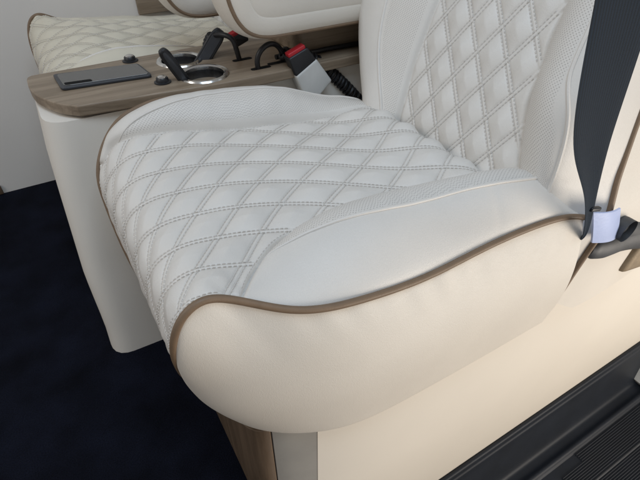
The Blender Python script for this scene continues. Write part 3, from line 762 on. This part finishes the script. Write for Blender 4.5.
def tag_sheet():
    c4 = [np.array(p) for p in ((1.66,.720,-1.093),(1.865,.718,-1.145),(1.955,.715,-1.335),(1.745,.715,-1.275))]
    n = 16; top = []; 
    for i in range(n):
        for j in range(n):
            a,b = i/(n-1),j/(n-1); p = (c4[0]*(1-a)+c4[1]*a)*(1-b)+(c4[3]*(1-a)+c4[2]*a)*b
            p = p+np.array([0,-.014*math.sin(math.pi*a)-.005*math.sin(2.2*b),0]); top.append(p)
    top = np.array(top); bot = top+np.array([0,.008,0]); V = np.concatenate([top,bot]); g = grid_faces(n,n)
    F_ = [list(f) for f in g]+[list(f[::-1]+n*n) for f in g]
    rim = [i for i in range(n)]+[k*n+n-1 for k in range(1,n)]+[(n-1)*n+k for k in range(n-2,-1,-1)]+[k*n for k in range(n-2,0,-1)]
    F_ += [[rim[k],rim[(k+1)%len(rim)],rim[(k+1)%len(rim)]+n*n,rim[k]+n*n] for k in range(len(rim))]
    return V,F_
build('tag', *tag_sheet(), M['tag'], belt)
build('anchor_bolt', *rbox((1.63,.71,-1.055),(.07,.02,.018),.006,(0,.3,0)), M['black'], belt)

# far belt: dark strap between the far seat and the wall
fb_ = empty('seat_belt', (1.27,4.62,-1.3), 'dark seat belt strap hanging behind the far seat cushion', 'seat belt')
V,F_,uv_ = strap([(1.33,4.60,-1.5),(1.30,4.60,-1.25),(1.26,4.60,-1.05),(1.24,4.60,-.7),(1.2,4.6,.3)],[(1,0,-.1)]*5,[.17,.17,.17,.17,.17])
build('webbing', V, F_, M['web'], fb_, uv=uv_)

# wood trim shelf on the wall
ws = empty('wall_shelf', (1.6,4.74,-1.0), 'taupe wood trim panel on the far wall above the far seat', 'trim panel')
build('board', *rbox((1.9,4.735,-1.09),(1.98,.04,.15),.008), M['wood'], ws)
build('board', *rbox((1.9,4.742,-.93),(1.98,.03,.15),.008), M['wood'], ws)
build('skirt', *rbox((-1.45,4.745,-2.50),(1.5,.03,.09),.008), M['wood_dark'], ws)

# ================================================================ DOOR STEP
stp = empty('door_step', (2.6,.5,-3.8), 'black ribbed plastic door step below the cream seat base', 'step')
KS = 1.057
def ks(vf): return np.asarray(vf[0])*KS, vf[1]
def extrude_x(prof, x0, x1, n=2):
    prof = np.array(prof,float); m = len(prof); V = []
    xs = np.linspace(x0,x1,n)
    for x in xs: V += [(x,p[0]*KS,p[1]*KS) for p in prof]
    F_ = [[i*m+j,i*m+j+1,(i+1)*m+j+1,(i+1)*m+j] for i in range(n-1) for j in range(m-1)]
    return np.array(V),F_
riser = [(.79,-3.285),(.775,-3.275),(.760,-3.278),(.752,-3.30),(.748,-3.325),(.741,-3.335),(.737,-3.36),(.712,-3.50),(.668,-3.72),(.655,-3.755),(.64,-3.768),(.62,-3.772),(.585,-3.772),(.565,-3.764),(.548,-3.758),(.530,-3.764),(.518,-3.780),(.505,-3.79)]
pp = smooth_path(np.c_[np.zeros(len(riser)),np.array(riser)],90)[:,1:]
build('riser', *extrude_x(pp,.9,4.08,2), M['step'], stp)
# tread with a recessed ribbed mat
build('tread', *ks(rbox((2.4,.10,-3.83),(3.2,.83,.08),.006)), M['step'], stp, smooth=False)
mbt = MB(); yy = .49; k = 0
while yy > .30:
    x0 = 2.70 if yy > .44 else 2.45
    mbt.add(*rbox(((x0+3.80)/2,yy,-3.786),(3.80-x0,.0075,.012),.002,seg=1)); yy -= .0165; k += 1
yy = .265
while yy > -.25:
    mbt.add(*rbox((2.9,yy,-3.786),(1.8,.0075,.012),.002,seg=1)); yy -= .0165
build('tread_ribs', *ks(mbt.out()), M['step'], stp, smooth=False)
build('tread_edge', *ks(rbox((2.4,.284,-3.787),(3.2,.014,.014),.004)), M['lever'], stp)
# pale door pillar at the rear end of the step
pil = MB(); 
pl = empty('door_pillar', (4.0,.6,-3.8), 'pale grey door pillar trim at the rear end of the black step', 'pillar')
V,F_ = slab(densify(round_poly([(3.70,-3.77),(4.5,-3.77),(4.5,-1.5),(4.1,-1.5),(3.95,-3.2)],.05,4),80),.40,.74,.02,3,'xz')
build('pillar_trim', V*KS, F_, M['console'], pl)
